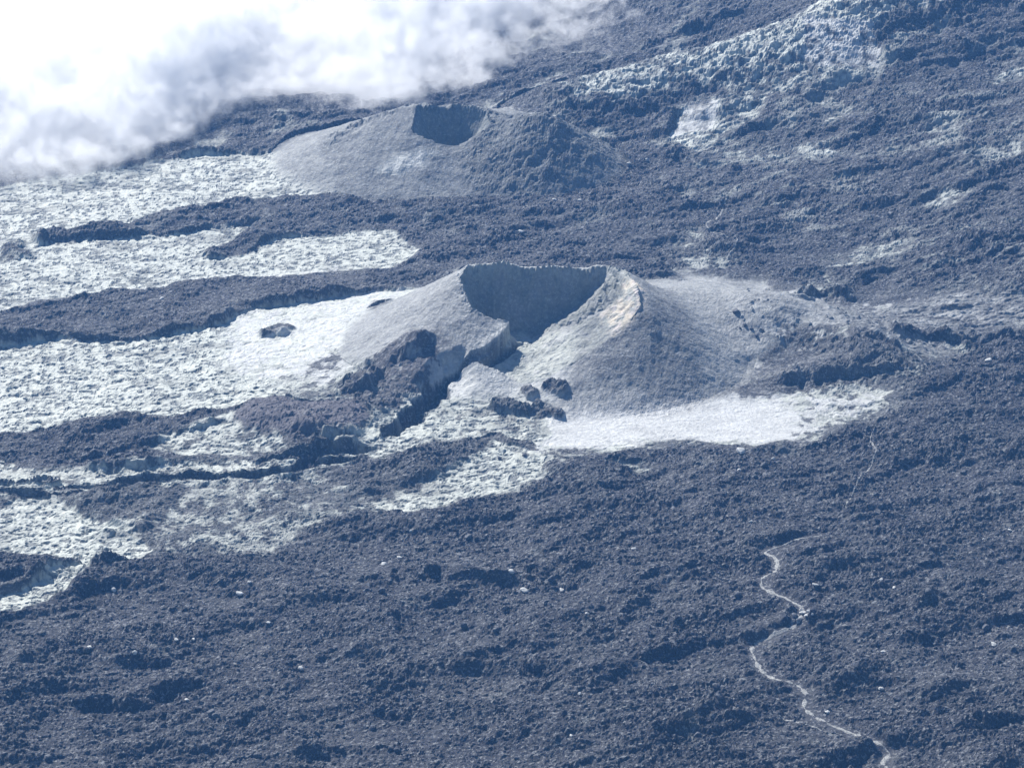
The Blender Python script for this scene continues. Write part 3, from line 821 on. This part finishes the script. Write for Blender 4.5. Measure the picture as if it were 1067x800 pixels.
# ------------------------------------------------------------------ cloud hugging the slope
EDGE = [(-420,225),(-200,206),(0,190),(60,185),(120,176),(170,160),(205,142),(238,122),(275,108),(300,106),(340,110),(380,116),(420,112),(455,98),(490,92),(530,76),(570,60),(610,54),(655,44),(700,24),(735,-2),(790,-60)]
EW = []
for px, py in EDGE:
    EW.append(at(px, py))
EW = np.array(EW)
def build_cloud():
    x0, x1 = EW[0, 0], EW[-1, 0]; y1 = 3300.0
    nx, ny = 150, 120
    xs = np.linspace(x0, x1, nx)
    ye = np.interp(xs, EW[:, 0], EW[:, 1])
    V = []; 
    top = np.zeros((ny, nx, 3)); 
    for j in range(ny):
        t = j / (ny - 1)
        for i in range(nx):
            ys = ye[i] - 60
            y = ys + (y1 - ys) * t ** 1.6
            top[j, i] = (xs[i], y, 0)
    g = base_h(top[..., 0], top[..., 1])
    dd = top[..., 1] - (ye[None, :] - 60)
    nz = fbm(top[..., 0], top[..., 1], 90, 4, 900)
    hh = 10 + np.minimum(dd * .6, 130) * (1 + .35 * nz)
    hh = np.maximum(hh, 6)
    ed = np.minimum(sstep(xs, x0, x0 + 60), 1 - sstep(xs, x1 - 40, x1) * .8)[None, :]
    topz = g + hh * (.15 + .85 * ed)
    bot = g - 12
    vs = [(top[j, i, 0], top[j, i, 1], topz[j, i]) for j in range(ny) for i in range(nx)] + [(top[j, i, 0], top[j, i, 1], bot[j, i]) for j in range(ny) for i in range(nx)]
    N = nx * ny; f = []
    for j in range(ny - 1):
        for i in range(nx - 1):
            a = j * nx + i
            f.append((a, a + 1, a + nx + 1, a + nx)); f.append((N + a, N + a + nx, N + a + nx + 1, N + a + 1))
    for i in range(nx - 1):
        a = i; f.append((a, N + a, N + a + 1, a + 1)); a = (ny - 1) * nx + i; f.append((a, a + 1, N + a + 1, N + a))
    for j in range(ny - 1):
        a = j * nx; f.append((a, a + nx, N + a + nx, N + a)); a = j * nx + nx - 1; f.append((a, N + a, N + a + nx, a + nx))
    me = bpy.data.meshes.new('cloud'); me.from_pydata(vs, [], f)
    m = bpy.data.materials.new('cloud'); m.use_nodes = True; nt = m.node_tree; nt.nodes.clear(); L = nt.links.new
    out = nd(nt, 'ShaderNodeOutputMaterial'); pv = nd(nt, 'ShaderNodeVolumePrincipled'); L(pv.outputs[0], out.inputs['Volume'])
    pv.inputs['Color'].default_value = (1, 1, 1, 1); pv.inputs['Anisotropy'].default_value = .3
    geo = nd(nt, 'ShaderNodeNewGeometry'); sx = nd(nt, 'ShaderNodeSeparateXYZ'); L(geo.outputs['Position'], sx.inputs[0])
    def M(op, a, b=0.0, clamp=False):
        n = nd(nt, 'ShaderNodeMath', operation=op); n.use_clamp = clamp
        for i, v in enumerate((a, b)):
            if isinstance(v, (int, float)): n.inputs[i].default_value = v
            else: L(v, n.inputs[i])
        return n.outputs[0]
    # edge line of the cloud as a function of x
    mr = nd(nt, 'ShaderNodeMapRange'); L(sx.outputs['X'], mr.inputs[0]); mr.inputs[1].default_value = x0; mr.inputs[2].default_value = x1
    fcv = nd(nt, 'ShaderNodeFloatCurve'); L(mr.outputs[0], fcv.inputs['Value'])
    ylo, yhi = EW[:, 1].min() - 10, EW[:, 1].max() + 10
    cu = fcv.mapping.curves[0]
    P_ = [((x - x0) / (x1 - x0), (y - ylo) / (yhi - ylo)) for x, y in EW]
    cu.points[0].location = P_[0]; cu.points[1].location = P_[-1]
    for q in P_[1:-1]: cu.points.new(*q)
    fcv.mapping.update()
    ye_n = M('ADD', M('MULTIPLY', fcv.outputs[0], float(yhi - ylo)), float(ylo))
    D = M('SUBTRACT', sx.outputs['Y'], ye_n)
    n1 = nd(nt, 'ShaderNodeTexNoise', noise_dimensions='4D'); n1.inputs['W'].default_value = 2.3; n1.inputs['Scale'].default_value = .034; n1.inputs['Detail'].default_value = 8; n1.inputs['Roughness'].default_value = .78; n1.inputs['Distortion'].default_value = .5
    L(geo.outputs['Position'], n1.inputs['Vector'])
    topl = M('ADD', M('MINIMUM', M('MULTIPLY', M('MAXIMUM', D, 0.0), .34), 50.0), 12.0)
    vert = M('MULTIPLY', M('SUBTRACT', topl, sx.outputs['Z']), 1 / 32.0)
    shape = M('ADD', M('MINIMUM', M('MULTIPLY', M('MINIMUM', D, 260.0), 1 / 55.0), vert), M('MULTIPLY', M('SUBTRACT', n1.outputs['Fac'], .5), 3.1))
    n2 = nd(nt, 'ShaderNodeTexNoise'); n2.inputs['Scale'].default_value = .085; n2.inputs['Detail'].default_value = 4; n2.inputs['Roughness'].default_value = .65
    L(geo.outputs['Position'], n2.inputs['Vector'])
    shape = M('ADD', shape, M('MULTIPLY', M('SUBTRACT', n2.outputs['Fac'], .5), 1.6))
    dens = M('MULTIPLY', M('ADD', shape, .30), 1.2, True)
    dens = M('MULTIPLY', M('POWER', dens, 1.2), .12)
    L(dens, pv.inputs['Density'])
    me.materials.append(m)
    try: m.cycles.volume_step_rate = .14
    except Exception: pass
    o = bpy.data.objects.new('cloud', me); C.objects.link(o)
    tag(o, 'bright white cloud bank drifting over the slope at the upper left', 'cloud', kind='stuff')
build_cloud()

# ------------------------------------------------------------------ haze
def build_haze():
    bm = bmesh.new(); bmesh.ops.create_cube(bm, size=1)
    x0, x1, y0, y1, z0, z1 = -4200, 4200, -300, 9200, -120, 640
    for v in bm.verts: v.co = ((x0 + x1) / 2 + v.co.x * (x1 - x0), (y0 + y1) / 2 + v.co.y * (y1 - y0), (z0 + z1) / 2 + v.co.z * (z1 - z0))
    me = bpy.data.meshes.new('haze'); bm.to_mesh(me); bm.free()
    m = bpy.data.materials.new('haze'); m.use_nodes = True; nt = m.node_tree; nt.nodes.clear()
    out = nd(nt, 'ShaderNodeOutputMaterial'); pv = nd(nt, 'ShaderNodeVolumePrincipled'); nt.links.new(pv.outputs[0], out.inputs['Volume'])
    pv.inputs['Color'].default_value = (.15, .43, 1, 1); pv.inputs['Density'].default_value = .00009; pv.inputs['Anisotropy'].default_value = .1
    me.materials.append(m)
    o = bpy.data.objects.new('haze', me); C.objects.link(o); o['kind'] = 'stuff'; o['label'] = 'thin blue haze over the whole plain'; o['category'] = 'haze'
build_haze()

# ------------------------------------------------------------------ light and camera
SUN_EL, SUN_AZ = R(41), R(-30)          # azimuth from +Y (away from the viewer), negative to the left
w = bpy.data.worlds.new('World'); sc.world = w; w.use_nodes = True
nt = w.node_tree; nt.nodes.clear()
sky = nt.nodes.new('ShaderNodeTexSky'); sky.sky_type = 'NISHITA'; sky.sun_disc = False
sky.sun_elevation = SUN_EL; sky.sun_rotation = SUN_AZ; sky.altitude = 2300; sky.air_density = 1.2; sky.dust_density = .5
bg = nt.nodes.new('ShaderNodeBackground'); bg.inputs[1].default_value = .05
wo = nt.nodes.new('ShaderNodeOutputWorld'); nt.links.new(sky.outputs[0], bg.inputs[0]); nt.links.new(bg.outputs[0], wo.inputs[0])
sd = bpy.data.lights.new('sun', 'SUN'); sd.energy = 4.6; sd.angle = R(.5); sd.color = (1, .97, .92)
so = bpy.data.objects.new('sun', sd); C.objects.link(so)
from mathutils import Vector
dirv = Vector((math.sin(SUN_AZ) * math.cos(SUN_EL), math.cos(SUN_AZ) * math.cos(SUN_EL), math.sin(SUN_EL)))
so.rotation_euler = dirv.to_track_quat('Z', 'Y').to_euler(); so.location = (-400, 600, 900)
cd = bpy.data.cameras.new('camera'); cam = bpy.data.objects.new('camera', cd); C.objects.link(cam)
cd.sensor_width = 36; cd.lens = 18 / math.tan(R(10)); cd.clip_start = 1; cd.clip_end = 30000
cam.location = (0, 0, HC); cam.rotation_euler = (R(90) - PITCH, 0, 0)
sc.camera = cam
sc.view_settings.view_transform = 'Standard'; sc.view_settings.look = 'None'; sc.view_settings.gamma = 1
sc.view_settings.exposure = .95
sc.cycles.volume_bounces = 48; sc.cycles.max_bounces = 50; sc.cycles.volume_step_rate = 1; sc.cycles.volume_max_steps = 512
sc.cycles.use_denoising = True
